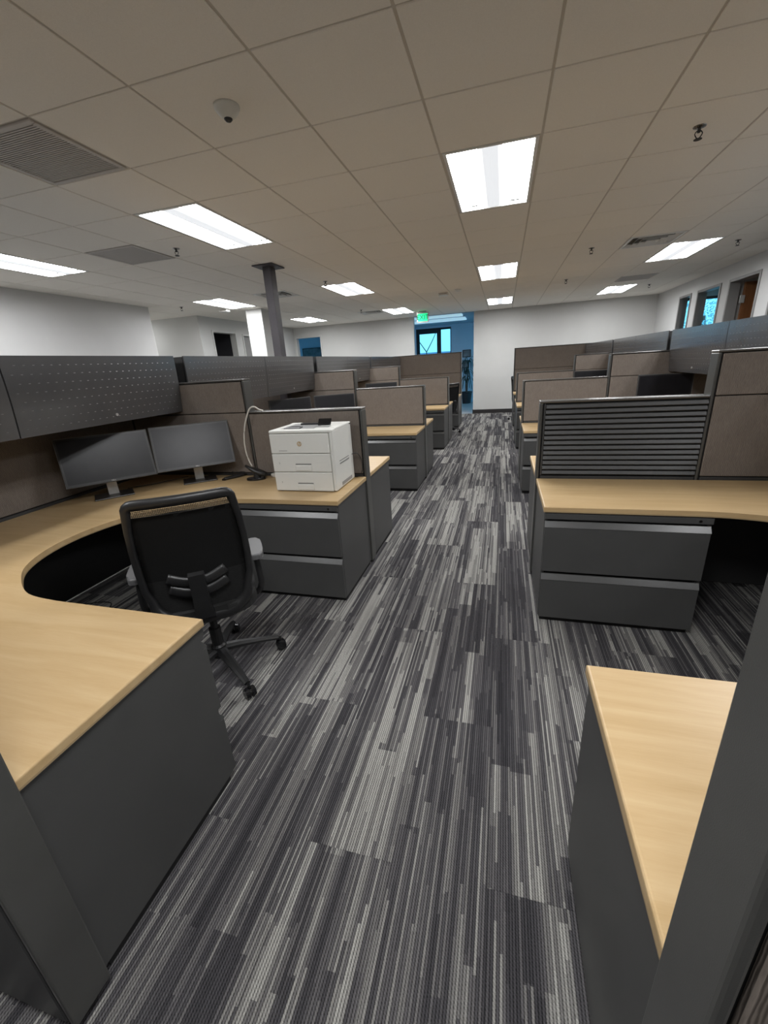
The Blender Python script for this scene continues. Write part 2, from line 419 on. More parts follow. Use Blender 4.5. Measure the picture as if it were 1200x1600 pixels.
# boxed white pier and the dark steel column
wall('wall_pier', [(-5.16, -4.80, 8.38, 8.86, 0, H)], M['wall'])
cm = new(); box(cm, -2.905, -2.795, 5.24, 5.37, .02, CEIL+.01, .006)
column = struct('column', cm, M['column'])
obj('column_plate', box(new(), -2.99, -2.71, 5.14, 5.46, CEIL-.014, CEIL-.002, .003), M['column'], column)

# offices to the right
wall('wall_office', [(3.78, 7.0, 9.22, 9.32, 0, H), (7.0, 7.13, 5.6, 13.1, 0, H), (3.78, 7.0, 5.6, 5.7, 0, H),
                     (3.78, 4.12, 12.95, 13.08, 0, H), (4.0, 7.0, 12.95, 13.08, 2.62, H), (4.12, 7.0, 12.95, 13.08, 0, .8), (6.6, 7.0, 12.95, 13.08, .8, 2.62)], M['wall'])
struct('ceiling_office', box(new(), 3.78, 7.1, 5.6, 13.1, CEIL, CEIL+.1), M['tile'])
w1 = struct('window_1', box(box(box(new(), 4.12, 4.17, 12.97, 13.05, .8, 2.62), 4.12, 6.6, 12.97, 13.05, 2.56, 2.62), 5.3, 5.35, 12.97, 13.05, .8, 2.62), M['ink'])
obj('window_sill', box(new(), 4.12, 6.6, 12.9, 13.05, .77, .8), M['frame_grey'], w1)
obj('pane', box(new(), 4.17, 5.3, 13.0, 13.006, .8, 2.56), M['glass'], w1)
obj('pane', box(new(), 5.35, 6.6, 13.0, 13.006, .8, 2.56), M['glass'], w1)
d1 = struct('door_1', box(new(), 3.84, 4.74, 9.085, 9.13, .01, 2.46, .002), M['wood_door'])
for z in (.3, 1.25, 2.2):
    obj('hinge', box(new(), 3.79, 3.86, 9.065, 9.083, z-.06, z+.06, .003), M['wsilver'], d1)
obj('door_handle', cyl(new(), (4.66, 9.08, 1.0), (4.66, 9.02, 1.0), .012), M['wsilver'], d1)
for k, (a, b) in enumerate(((9.515, 10.415), (10.795, 11.345))):
    w = struct('window_%d' % (k+2), box(new(), XMAX+.05, XMAX+.08, a, b, 0, .12), M['frame_grey'])
    obj('pane', box(new(), XMAX+.06, XMAX+.067, a, b, .12, 2.475), M['glass'], w)
# rooms off the left side
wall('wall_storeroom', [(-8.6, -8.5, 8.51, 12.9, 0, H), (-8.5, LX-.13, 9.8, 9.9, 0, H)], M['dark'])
d2 = struct('door_2', box(new(), LX-.1, LX-.06, 10.025, 10.855, .01, OH-.08, .002), M['frame_grey'])
obj('door_handle', cyl(new(), (LX-.06, 10.12, 1.0), (LX, 10.12, 1.0), .012), M['wsilver'], d2)

# lobby and the daylit room beyond the far wall
LY = 16.5
wall('wall_lobby', [(-4.3, -3.17, LY, LY+.15, 0, 3.2), (-3.17, -1.88, LY, LY+.15, 2.68, 3.2), (-1.88, .63, LY, LY+.15, 0, 3.2), (.5, .63, YFAR+.13, 13.3, 0, 3.2), (.5, .63, 13.3, 16.2, 2.6, 3.2), (.5, .63, 16.2, LY, 0, 3.2),
                    (-4.3, -4.17, YFAR+.13, LY, 0, 3.2)], M['lobby_paint'])
wall('wall_side_room', [(-9.2, -4.3, LY, LY+.15, 0, H), (-9.2, -9.07, YFAR+.13, 13.6, 0, H), (-9.2, -9.07, 13.6, 15.9, 0, .8), (-9.2, -9.07, 13.6, 15.9, 2.4, H), (-9.2, -9.07, 15.9, LY, 0, H)], M['lobby_paint'])
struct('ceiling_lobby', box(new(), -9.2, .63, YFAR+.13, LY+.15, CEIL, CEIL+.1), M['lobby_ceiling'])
struct('floor_lobby', box(new(), -9.2, .63, YFAR, LY+.15, -.12, .001), M['lobby_floor'])
d3 = new()
for b in ((-3.17, -3.05, 0, 2.68), (-2.40, -2.25, 0, 2.68), (-1.91, -1.88, 0, 2.68), (-3.05, -2.40, 2.50, 2.68), (-2.25, -1.91, 2.61, 2.68), (-3.05, -2.4, 0, .25), (-2.25, -1.91, 0, .12)):
    box(d3, b[0], b[1], LY+.02, LY+.09, b[2], b[3], .003)
d3 = struct('door_3', d3, M['ink'])
obj('pane', box(new(), -3.05, -2.4, LY+.05, LY+.056, .25, 2.5), M['glass'], d3)
obj('pane', box(new(), -2.25, -1.91, LY+.05, LY+.056, .12, 2.61), M['glass'], d3)
w4 = struct('window_4', box(box(new(), -9.16, -9.1, 13.6, 13.66, .8, 2.4), -9.16, -9.1, 15.84, 15.9, .8, 2.4), M['ink'])
obj('pane', box(new(), -9.14, -9.13, 13.66, 15.84, .8, 2.4), M['glass'], w4)
w5 = struct('window_5', box(box(new(), .54, .6, 13.3, 13.35, .0, 2.6), .54, .6, 14.7, 14.76, 0, 2.6), M['ink'])  # unseen window added to bring daylight into the lobby
obj('pane', box(new(), .565, .571, 13.35, 14.7, .0, 2.6), M['glass'], w5)
obj('pane', box(new(), .565, .571, 14.76, 16.2, .0, 2.6), M['glass'], w5)

# ------------------------------------------------------------------ workstations
XL, XR = -.974, .237          # aisle edges of the two rows
PITCH, P0 = 2.607, .345         # wing partitions stand at P0 + k*PITCH
TH = .05                    # half thickness of a partition
LOWZ, MIDZ, HIGHZ = 1.245, 1.49, 1.705
SPU = 2.06                    # distance of the spine from the aisle
SPLIT = .93
def PX(side, u): return XL-u if side < 0 else XR+u
ORD = ['nearest camera', 'second from camera', 'third from camera', 'farthest from camera']
SIDE = {-1: 'left', 1: 'right'}

def tile_slab(x0, x1, ya, yb, z0, z1):
    return box(new(), x0, x1, ya, yb, z0, z1, .003)
def wing(side, k, u0, u1, z0, z1, seams, label, name, louver=False, cap_ends=True, rest_z=0):
    """partition across the bay; origin at its aisle end on the floor, x grows away from the aisle"""
    s = side; yc = P0+k*PITCH
    t = thing(name, label, 'partition', (PX(s, u0), yc, 0), 0, 'wing partitions')
    w = u1-u0
    X = lambda u: s*u
    core = new(); box(core, X(.004), X(w-.004), -TH+.014, TH-.014, max(z0, .03)+.001, z1-.004)
    obj('core', core, M['gap'], t)
    zs = [z0+(.035 if z0 == 0 else .004)]+[z for z in seams if z > z0+.1]+[z1-.016]
    zs = sorted(zs)
    for a, b in zip(zs, zs[1:]):
        for f in (-1, 1):
            ya, yb = (f*(TH-.014), f*TH)
            x0, x1 = X(.026), X(w-.004)
            if louver and a > .7 and f < 0:
                rail = new(); box(rail, X(.026), X(.034), -TH, -TH+.014, a+.003, b-.003); obj('louver_frame', rail, M['drawer'], t)
                n = 14; dz = (b-a-.01)/n
                for q in range(n):
                    zz = a+.005+dz*q
                    sl = profile_x(new(), [(-TH+.012, zz+.003), (-TH-.004, zz+.003), (-TH-.010, zz+.009), (-TH-.002, zz+dz*.86), (-TH+.012, zz+dz*.92)], X(.036), X(w-.006))
                    obj('slat', sl, M['charcoal'], t)
            else:
                m = M['fabric'] if a > .7 else M['charcoal']
                obj('fabric_tile' if a > .7 else 'lower_tile', tile_slab(x0, x1, ya, yb, a+.003, b-.003), m, t)
    obj('top_cap', box(new(), X(-.001), X(w), -TH-.001, TH+.001, z1-.013, z1, .004, 2), M['cap'], t)
    obj('end_cap', box(new(), X(0), X(.017), -TH, TH, max(z0, .025)+.002, z1-.014, .005, 2), M['trim'], t)
    if z0 == 0:
        ft = new(); cyl(ft, (X(.03), 0, 0), (X(.03), 0, .012), .018, n=10); cyl(ft, (X(.03), 0, .012), (X(.03), 0, .04), .007, n=8)
        cyl(ft, (X(w-.05), 0, 0), (X(w-.05), 0, .012), .018, n=10); cyl(ft, (X(w-.05), 0, .012), (X(w-.05), 0, .04), .007, n=8)
        obj('glide_foot', ft, M['black'], t)
    return t
for s in (-1, 1):
    for k in range(1, 4):
        w_ = SIDE[s]
        where = [f'in the {w_} foreground beside the camera', f'behind the first {w_} desk', f'behind the second {w_} desk', f'behind the third {w_} desk'][k]
        if s < 0 and k == 1: lab = 'low taupe fabric partition standing right behind the white printer'
        elif s > 0 and k == 1: lab = 'low partition faced with dark horizontal louvered slats, right of the aisle'
        else: lab = f'low taupe fabric partition {where}, ending at the aisle'
        wing(s, k, 0, SPLIT, 0, LOWZ, [.757], lab, 'low_partition', louver=(s > 0 and k == 1))
        lab = f'taller two-tier taupe partition stepping up {where}'
        t_ = wing(s, k, SPLIT, SPU-.002, 0, MIDZ, [.757, LOWZ-.005], lab, 'tall_partition')
    wing(s, 0, -.012, SPU-.002, 0, HIGHZ, [.757, 1.235], f'tall end partition at the near end of the {SIDE[s]} row, beside the camera', 'end_partition', )
    wing(s, 4, 0, SPU-.002, 0, HIGHZ, [.757, 1.235], f'tall taupe end partition closing the far end of the {SIDE[s]} desk row', 'end_partition')
    for k in range(4):
        y0, y1 = P0+k*PITCH+TH+.002, P0+(k+1)*PITCH-TH-.002
        y0 -= TH; y1 += TH
        t = thing('spine_partition', f'high fabric spine wall behind the {SIDE[s]} desk {ORD[k]}', 'partition', (PX(s, SPU), y0, 0), 0, 'spine partitions')
        Ln = y1-y0
        obj('core', box(new(), s*.012, s*.07, .002, Ln-.002, .03, HIGHZ-.012), M['gap'], t)
        for a, b in ((.035, .757), (.757, 1.24), (1.24, HIGHZ-.016)):
            for q in range(2):
                ya = (TH if q == 0 else Ln/2)+.003; yb = (Ln/2 if q == 0 else Ln-TH)-.003
                mm = M['fabric'] if a > .7 else M['charcoal']
                obj('fabric_tile' if a > .7 else 'lower_tile', tile_slab(s*0, s*.012, ya, yb, a+.003, b-.003), mm, t)
                obj('fabric_tile' if a > .7 else 'lower_tile', tile_slab(s*.07, s*.082, ya, yb, a+.003, b-.003), mm, t)
        obj('top_cap', box(new(), s*-.001, s*.083, 0, Ln, HIGHZ-.012, HIGHZ, .003), M['cap'], t)
        obj('glide_foot', cyl(cyl(new(), (s*.041, .1, 0), (s*.041, .1, .035), .015, n=8), (s*.041, Ln-.1, 0), (s*.041, Ln-.1, .035), .015, n=8), M['black'], t)

# U-shaped worktops
def worktop_outline(s, notch=False):
    # (u, v) : u from the aisle edge, v from the near partition centre
    v0, vf, v1, v2 = TH+.002, .665, 1.955, PITCH-TH-.002
    far = [(.62, 1.952), (.78, 1.93), (.92, 1.83), (1.09, 1.72), (1.24, 1.56)] if s < 0 else [(.66, 1.955), (.80, 1.952), (.92, 1.935), (1.04, 1.895), (1.16, 1.81), (1.26, 1.66)]
    inner = smooth_path([(p[0], p[1], 0) for p in far+[(1.30, 1.32), (1.27, 1.09), (1.17, .90), (1.03, .78), (.86, .69), (.68, .667)]], 5)
    pts = [(0.004, v0), (.004, vf), (.5, vf)] + [(p.x, p.y) for p in reversed(inner)] + [(.5, v1-.0), (.004, v1), (.004, v2), (SPU-.004, v2), (SPU-.004, v0)]
    return [(s*u, v) for u, v in pts]
for s in (-1, 1):
    first = None
    for k in range(4):
        loc = (PX(s, 0), P0+k*PITCH, 0)
        lab = {(-1, 0): 'maple U-shaped worktop in the left foreground carrying two monitors and the printer',
               (1, 0): 'maple U-shaped worktop on the right, in front of the louvered slats'}.get((s, k),
               f'maple laminate U-shaped worktop of the {SIDE[s]} desk {ORD[k]}')
        if first is None:
            first = thing('worktop', lab, 'desk', loc, 0, 'maple worktops')
            obj('top_surface', prism(new(), worktop_outline(s), .712, .737, .006, 3), M['wood'], first)
            obj('edge_band', prism(new(), worktop_outline(s), .7065, .7118), M['wood_edge'], first)
        else: copy_thing(first, lab, loc)

# lateral file cabinets under the worktops; origin front centre at the floor, front faces -y
FW, FD, FH = .80, .612, .7055
def file_cabinet(label):
    t = thing('file_cabinet', label, 'cabinet', (0, 0, 0), 0, 'two-drawer lateral files under the worktops')
    b = new(); h = FW/2
    box(b, -h, -h+.018, .018, FD, .035, FH, .003); box(b, h-.018, h, .018, FD, .035, FH, .003)
    box(b, -h+.018, h-.018, .02, FD, .035, .06); box(b, -h+.018, h-.018, FD-.015, FD, .06, FH-.02); box(b, -h+.018, h-.018, .02, FD, FH-.02, FH)
    obj('cabinet_body', b, M['drawer'], t)
    obj('drawer_cavity', box(new(), -h+.019, h-.019, .03, .04, .062, FH-.022), M['gap'], t)
    obj('plinth', box(new(), -h+.012, h-.012, .03, FD-.02, 0, .035), M['plinth'], t)
    obj('top_rail', profile_x(new(), [(.0, .668), (.0, .7), (.02, .7), (.02, .66), (.012, .66)], -h+.002, h-.002), M['drawer'], t)
    for z0, z1 in ((.345, .652), (.037, .325)):
        d = obj('drawer', box(new(), -h+.003, h-.003, -.001, .026, z0, z1-.034, .002), M['drawer'], t)
        obj('drawer_pull', profile_x(new(), [(-.001, z1-.0345), (-.004, z1-.033), (.016, z1-.002), (.022, z1), (.026, z1-.004), (.026, z1-.0345)], -h+.003, h-.003), M['trim_pull'], d)
    obj('lock', cyl(new(), (h-.06, -.003, .683), (h-.06, .004, .683), .007, n=12), M['chrome'], t)
    return t
M['trim_pull'] = noisy('pull_paint', (.062, .062, .062), (.07, .07, .069), 6, .3)
proto = None
for s in (-1, 1):
    for k in range(4):
        for far in (1, 0):
            cx = PX(s, .012+FW/2)
            y = P0+k*PITCH+(1.955 if far else .665)
            rz = 0 if far else math.pi
            what = 'front towards camera, far leg' if far else 'back towards camera, near leg'
            lab = f'charcoal file cabinet {what} of {SIDE[s]} desk {ORD[k]}'
            if (s, k, far) == (-1, 0, 1): lab = 'charcoal two-drawer file cabinet under the worktop that holds the white printer'
            if (s, k, far) == (1, 0, 1): lab = 'charcoal two-drawer file cabinet under the louvered slats, right of the aisle'
            if (s, k, far) == (-1, 0, 0): lab = 'charcoal file cabinet in the left foreground, its large plain side to the aisle'
            if proto is None: proto = file_cabinet(lab); proto.location = (cx, y, 0); proto.rotation_euler = (0, 0, rz)
            else: copy_thing(proto, lab, (cx, y, 0), rz)

# overhead bins with perforated flip-up doors
def bin_proto(s, label, loc, D=.50):
    """origin: lower near corner of the door; y along the aisle, x towards the spine = s"""
    Wd, Z0, Z1 = 1.248, 1.273, 1.69
    t = thing('overhead_bin', label, 'storage bin', loc, 0, 'overhead bins above the desks')
    X = lambda u: s*u
    b = new()
    for (y0, y1) in ((0, .014), (Wd-.014, Wd)):
        pr = [(.022, .0), (D, .0), (D, Z1-Z0-.005), (-.005, Z1-Z0-.005)]
        lo = [b.verts.new((X(x), y0, z)) for x, z in pr]; hi = [b.verts.new((X(x), y1, z)) for x, z in pr]
        b.faces.new(lo); b.faces.new(hi[::-1])
        for i in range(4): b.faces.new((lo[i], lo[(i+1) % 4], hi[(i+1) % 4], hi[i]))
    box(b, X(.03), X(D), .014, Wd-.014, .0, .016); box(b, X(0.0), X(D), .014, Wd-.014, Z1-Z0-.018, Z1-Z0-.004); box(b, X(D-.012), X(D), .014, Wd-.014, .016, Z1-Z0-.018)
    bmesh.ops.recalc_face_normals(b, faces=b.faces[:])
    obj('bin_body', b, M['charcoal'], t)
    # slightly bowed door
    d = new(); n = 8; fr = []; bk = []
    def xo(f): return .018*(1-f)-.016*math.sin(math.pi*f)*.55-.006*f
    for i in range(n+1):
        f = i/n; z = -.004+f*(Z1-Z0+.004)
        fr.append([d.verts.new((X(xo(f)-.012), y, z)) for y in (.002, Wd-.002)]); bk.append([d.verts.new((X(xo(f)), y, z)) for y in (.002, Wd-.002)])
    for i in range(n):
        for R_ in (fr, bk): d.faces.new((R_[i][0], R_[i][1], R_[i+1][1], R_[i+1][0]))
        for j in (0, 1): d.faces.new((fr[i][j], fr[i+1][j], bk[i+1][j], bk[i][j]))
    d.faces.new((fr[0][0], fr[0][1], bk[0][1], bk[0][0])); d.faces.new((fr[n][0], fr[n][1], bk[n][1], bk[n][0]))
    bmesh.ops.recalc_face_normals(d, faces=d.faces[:])
    door = obj('bin_door', d, M['bin'], t)
    for p in door.data.polygons: p.use_smooth = False
    q = new()
    for r in range(8):
        f = .09+r*.113
        for c in range(24):
            y = .045+c*.05+(.025 if r % 2 else 0)
            if y > Wd-.03: continue
            z = f*(Z1-Z0)
            x = xo(f)-.0122
            a = [q.verts.new(p) for p in [(X(x), y-.006, z-.002), (X(x), y+.006, z-.002), (X(x), y+.006, z+.002), (X(x), y-.006, z+.002), (X(x-.0022), y, z-.001)]]
            for i in range(4): q.faces.new((a[i], a[(i+1) % 4], a[4]))
    bmesh.ops.recalc_face_normals(q, faces=q.faces[:])
    obj('perforation', q, M['tick'], door, kind='stuff')
    f = .11
    obj('lock', cyl(new(), (X(xo(f)-.011), Wd/2, .047), (X(xo(f)-.018), Wd/2, .047), .0095, n=14), M['wsilver'], door)
    return t
for s in (-1, 1):
    first = None
    for k in range(4):
        for q in (0, 1):
            loc = (PX(s, 1.523), P0+k*PITCH+TH+.003+q*1.252, 1.273)
            lab = f'charcoal perforated overhead bin, {"far" if q else "near"} one of the pair above {SIDE[s]} desk {ORD[k]}'
            if (s, k, q) == (-1, 0, 1): lab = 'charcoal perforated overhead bin hanging right above the two monitors'
            if (s, k, q) == (-1, 0, 0): lab = 'charcoal perforated overhead bin cut off by the left edge of the photo'
            if (s, k, q) == (-1, 1, 1): bin_proto(s, lab, loc, .29); continue      # shallower: the steel column stands behind it
            if first is None: first = bin_proto(s, lab, loc)
            else: copy_thing(first, lab, loc)

# ------------------------------------------------------------------ monitors
def monitor(label, base, face, scr, tilt, w=.565, h=.34, logo=True):
    """base: stand position on the worktop, face: direction the screen looks, scr: screen centre"""
    yaw = math.atan2(face[1], face[0])+math.pi/2        # local -y looks along face
    t = thing('monitor', label, 'monitor', (base[0], base[1], .7375), yaw, 'black desktop monitors')
    Ri = Matrix.Rotation(-yaw, 3, 'Z')
    c = Ri @ (Vector(scr)-Vector((base[0], base[1], .7375)))
    T = Matrix.Translation(c) @ Matrix.Rotation(-tilt, 4, 'X')
    def put(name, bm, m, par, **k):
        bm.transform(T); return obj(name, bm, m, par, **k)
    b = new(); box(b, -w/2, w/2, 0, .022, -h/2, h/2, .006, 3); box(b, -w*.34, w*.34, .022, .045, -h*.32, h*.32, .008, 2)
    hs = put('housing', b, M['bezel'], t)
    put('screen', box(new(), -w/2+.016, w/2-.016, -.0006, .004, -h/2+.02, h/2-.016), M['screen'], t)
    rim = new(); W2, H2 = w/2-.002, h/2-.0015
    for a in ((-W2, W2, H2-.0015, H2), (-W2, W2, -H2, -H2+.0015), (-W2, -W2+.0015, -H2+.0015, H2-.0015), (W2-.0015, W2, -H2+.0015, H2-.0015)): box(rim, a[0], a[1], -.0008, .002, a[2], a[3])
    put('rim', rim, M['seam'], t)
    if logo:
        me = text_mesh('DELL', .013); me.transform(Matrix.Translation(c) @ Matrix.Rotation(-tilt, 4, 'X') @ Matrix.Translation((0, -.0012, -h/2+.0105)) @ Matrix.Rotation(math.pi/2, 4, 'X'))
        me.materials.append(M['silver']); obj('maker_mark', me, None, t)
    zc = c.z
    n = new(); bw, yb = .033, c.y+.052
    pts = [(.0, .008), (.0, .02)]
    a = [(-bw, .015, .008), (bw, .015, .008), (bw, .035, .008), (-bw, .035, .008)]
    lo = [n.verts.new(p) for p in a]
    hi = [n.verts.new((x*.92, yb-.006+(.012 if y > .02 else 0), zc-.02)) for x, y, z in a]
    n.faces.new(lo[::-1]); n.faces.new(hi)
    for i in range(4): n.faces.new((lo[i], lo[(i+1) % 4], hi[(i+1) % 4], hi[i]))
    bmesh.ops.recalc_face_normals(n, faces=n.faces[:])
    st = obj('stand_neck', n, M['silver'], t)
    obj('cable_hole', cyl(new(), (0, .0205, .07), (0, .012, .07), .011, n=14), M['gap'], st)
    obj('stand_base', box(new(), -.125, .125, -.095, .095, 0, .009, .003, 2), M['baseb'], t)
    return t
F1, F2 = (math.cos(-.70), math.sin(-.70)), (math.cos(-.855), math.sin(-.855))
monitor('black monitor on silver stand, left one of the pair under the nearest bin', (-2.745, 2.300), F1, (-2.690, 2.280, 1.022), .26)
monitor('black monitor on silver stand, right one of the pair, closer to the printer', (-2.335, 2.735), F2, (-2.283, 2.677, 1.030), .31)

# ------------------------------------------------------------------ printer
t = thing('printer', 'white boxy laser printer with two paper trays on the left maple worktop', 'printer', (-1.275, 2.485, .7375), 0)
pw, pd = .228, .365
b = new(); box(b, -pw, pw, .012, pd, .004, .414, .012, 3); obj('shell', b, M['printer'], t)
def tray(z0, z1, label=None):
    b = new(); box(b, -pw+.002, pw-.026, -.001, .03, z0, z1, .004, 2)
    o = obj('paper_tray', b, M['printer'], t)
    obj('handle_recess', box(new(), -.055, .06, -.0025, .004, z0+.05, z0+.058), M['seam'], o)
    obj('handle_lip', box(new(), -.058, .063, -.006, .004, z0+.008, z0+.048, .004, 2), M['printer'], o)
    me = text_mesh('2' if z0 > .1 else '3', .016); me.transform(Matrix.Translation((-.175, -.0015, z0+.06)) @ Matrix.Rotation(math.pi/2, 4, 'X')); me.materials.append(M['seam'])
    obj('tray_number', me, None, o)
tray(.006, .135); tray(.139, .262)
obj('front_cover', box(new(), -pw+.002, pw-.026, -.001, .03, .266, .396, .004, 2), M['printer'], t)
obj('corner_post', box(new(), pw-.024, pw, .002, .03, .006, .405, .008, 3), M['printer'], t)
top = new(); box(top, -pw, pw, .0, .07, .398, .42, .008, 3); box(top, -pw, -pw+.045, .06, pd, .398, .42, .008, 3); box(top, pw-.15, pw, .06, pd, .398, .423, .008, 3); box(top, -pw, pw, pd-.045, pd, .398, .422, .008, 3)
obj('top_cover', top, M['printer'], t)
obj('output_tray', box(new(), -pw+.045, pw-.15, .07, pd-.045, .402, .4165), M['printer_grey'], t)
fl = new(); prism(fl, [(-.15, .075), (-.03, .075), (-.045, .15), (-.12, .15)], .417, .426, .003); obj('paper_stop', fl, M['printer_dark'], t)
b = new(); box(b, -.12, .03, .27, .315, .409, .428, .003); obj('output_slot', b, M['printer_dark'], t)
cp = new(); box(cp, -.047, .047, -.006, .006, 0, .052, .005, 2); cp.transform(Matrix.Translation((.118, .145, .428)) @ Matrix.Rotation(math.radians(-38), 4, 'X'))
c_ = obj('control_panel', cp, M['gloss'], t)
obj('panel_recess', box(new(), .065, .172, .09, .14, .4225, .4245), M['seam'], t)
hp = obj('maker_badge', cyl(new(), (-.01, -.0025, .33), (-.01, -.001, .33), .0165, n=28), M['logo'], t)
me = text_mesh('hp', .026, shear=.35); me.transform(Matrix.Translation((-.01, -.003, .332)) @ Matrix.Rotation(math.pi/2, 4, 'X')); me.materials.append(M['white']); obj('maker_letters', me, None, hp)
obj('model_line', box(new(), -.165, -.105, -.0022, .0, .283, .286), M['seam'], t)
g_ = new(); box(g_, pw-.004, pw+.0015, .09, .27, .172, .180); box(g_, pw-.004, pw+.0015, .09, .27, .192, .197); obj('side_grip', g_, M['seam'], t)
g_ = new(); box(g_, pw-.004, pw+.0015, .10, .30, .020, .045, .002); obj('side_hatch', g_, M['printer_grey'], t)
ft = new(); [cyl(ft, (x, y, 0), (x, y, .008), .014, n=10) for x in (-.18, .18) for y in (.05, .31)]; obj('foot', ft, M['printer_dark'], t)
# cords and small things beside the printer
pc = smooth_path([(-1.043, 2.81, .93), (-1.015, 2.845, .928), (-.995, 2.86, .89), (-.986, 2.86, .84), (-.992, 2.86, .79), (-1.03, 2.872, .745), (-1.10, 2.878, .741), (-1.3, 2.878, .741)], 6)
tag(obj('power_cord', sweep(new(), pc, .0028, 6), M['bcable'], smooth=True), 'thin black power cord looping from the back of the white printer', 'cord')
wc = smooth_path([(-1.79, 2.93, 1.249), (-1.795, 2.885, 1.262), (-1.815, 2.868, 1.283), (-1.845, 2.855, 1.280), (-1.876, 2.85, 1.238), (-1.92, 2.85, 1.14), (-1.945, 2.85, 1.03), (-1.945, 2.85, .93), (-1.925, 2.845, .86), (-1.905, 2.84, .828)], 7)
tag(obj('white_cable', sweep(new(), wc, .0058, 8), M['cable'], smooth=True), 'thick white cable looped over the low partition down to the black dock', 'cable')
t = thing('headset_dock', 'black angled dock at the end of the white cable, left of the printer', 'dock', (-1.835, 2.78, .7375), math.radians(20))
ov = [(.075*math.cos(a)-.01, .045*math.sin(a)) for a in [2*math.pi*i/20 for i in range(20)]]
obj('base', prism(new(), ov, 0, .018, .006, 2), M['gloss'], t)
obj('cradle', sweep(new(), [(-.085, .03, .110), (-.05, .02, .088), (-.01, .008, .068), (.03, 0, .050), (.075, -.008, .034)], [.012, .020, .033, .036, .026], 10, flat=.7), M['black'], t, smooth=True)
obj('neck', cyl(new(), (0, 0, .012), (-.005, .002, .05), .028, .024, n=12), M['black'], t)
t = thing('clamp_bracket', 'black bent plastic clip lying on the worktop right of the monitors', 'clip', (-2.06, 2.84, .7375), 0)
obj('arm', sweep(new(), smooth_path([(-.05, -.10, .010), (-.01, -.04, .012), (.03, .02, .014), (.03, .055, .018), (-.03, .075, .02), (-.09, .07, .018)], 4), .017, 8, flat=.8), M['black'], t, smooth=True)
obj('clip_end', box(new(), -.066, -.036, -.115, -.088, 0, .014, .003, 2), M['gloss'], t)
tag(obj('adapter_block', box(new(), -.055, .055, -.025, .025, 0, .028, .006, 2), M['cable'], loc=(-1.70, 2.86, .7375), rot=(0, 0, -.25)), 'small off-white power adapter tucked between the printer and the dock', 'adapter')
mc = smooth_path([(-2.80, 2.47, .742), (-2.74, 2.52, .741), (-2.66, 2.60, .741), (-2.60, 2.70, .741), (-2.52, 2.82, .742)], 6)
tag(obj('video_cord', sweep(new(), mc, .003, 6), M['bcable'], smooth=True), 'black cord lying on the worktop between the two monitor stands', 'cord')
fc = smooth_path([(-3.0, 1.75, .004), (-2.9, 1.95, .004), (-2.72, 2.0, .004), (-2.6, 1.86, .004), (-2.4, 1.9, .004), (-2.2, 2.06, .004)], 8)
tag(obj('floor_cord', sweep(new(), fc, .004, 6), M['bcable'], smooth=True), 'black cords lying on the carpet in the dark under the left worktop', 'cord')

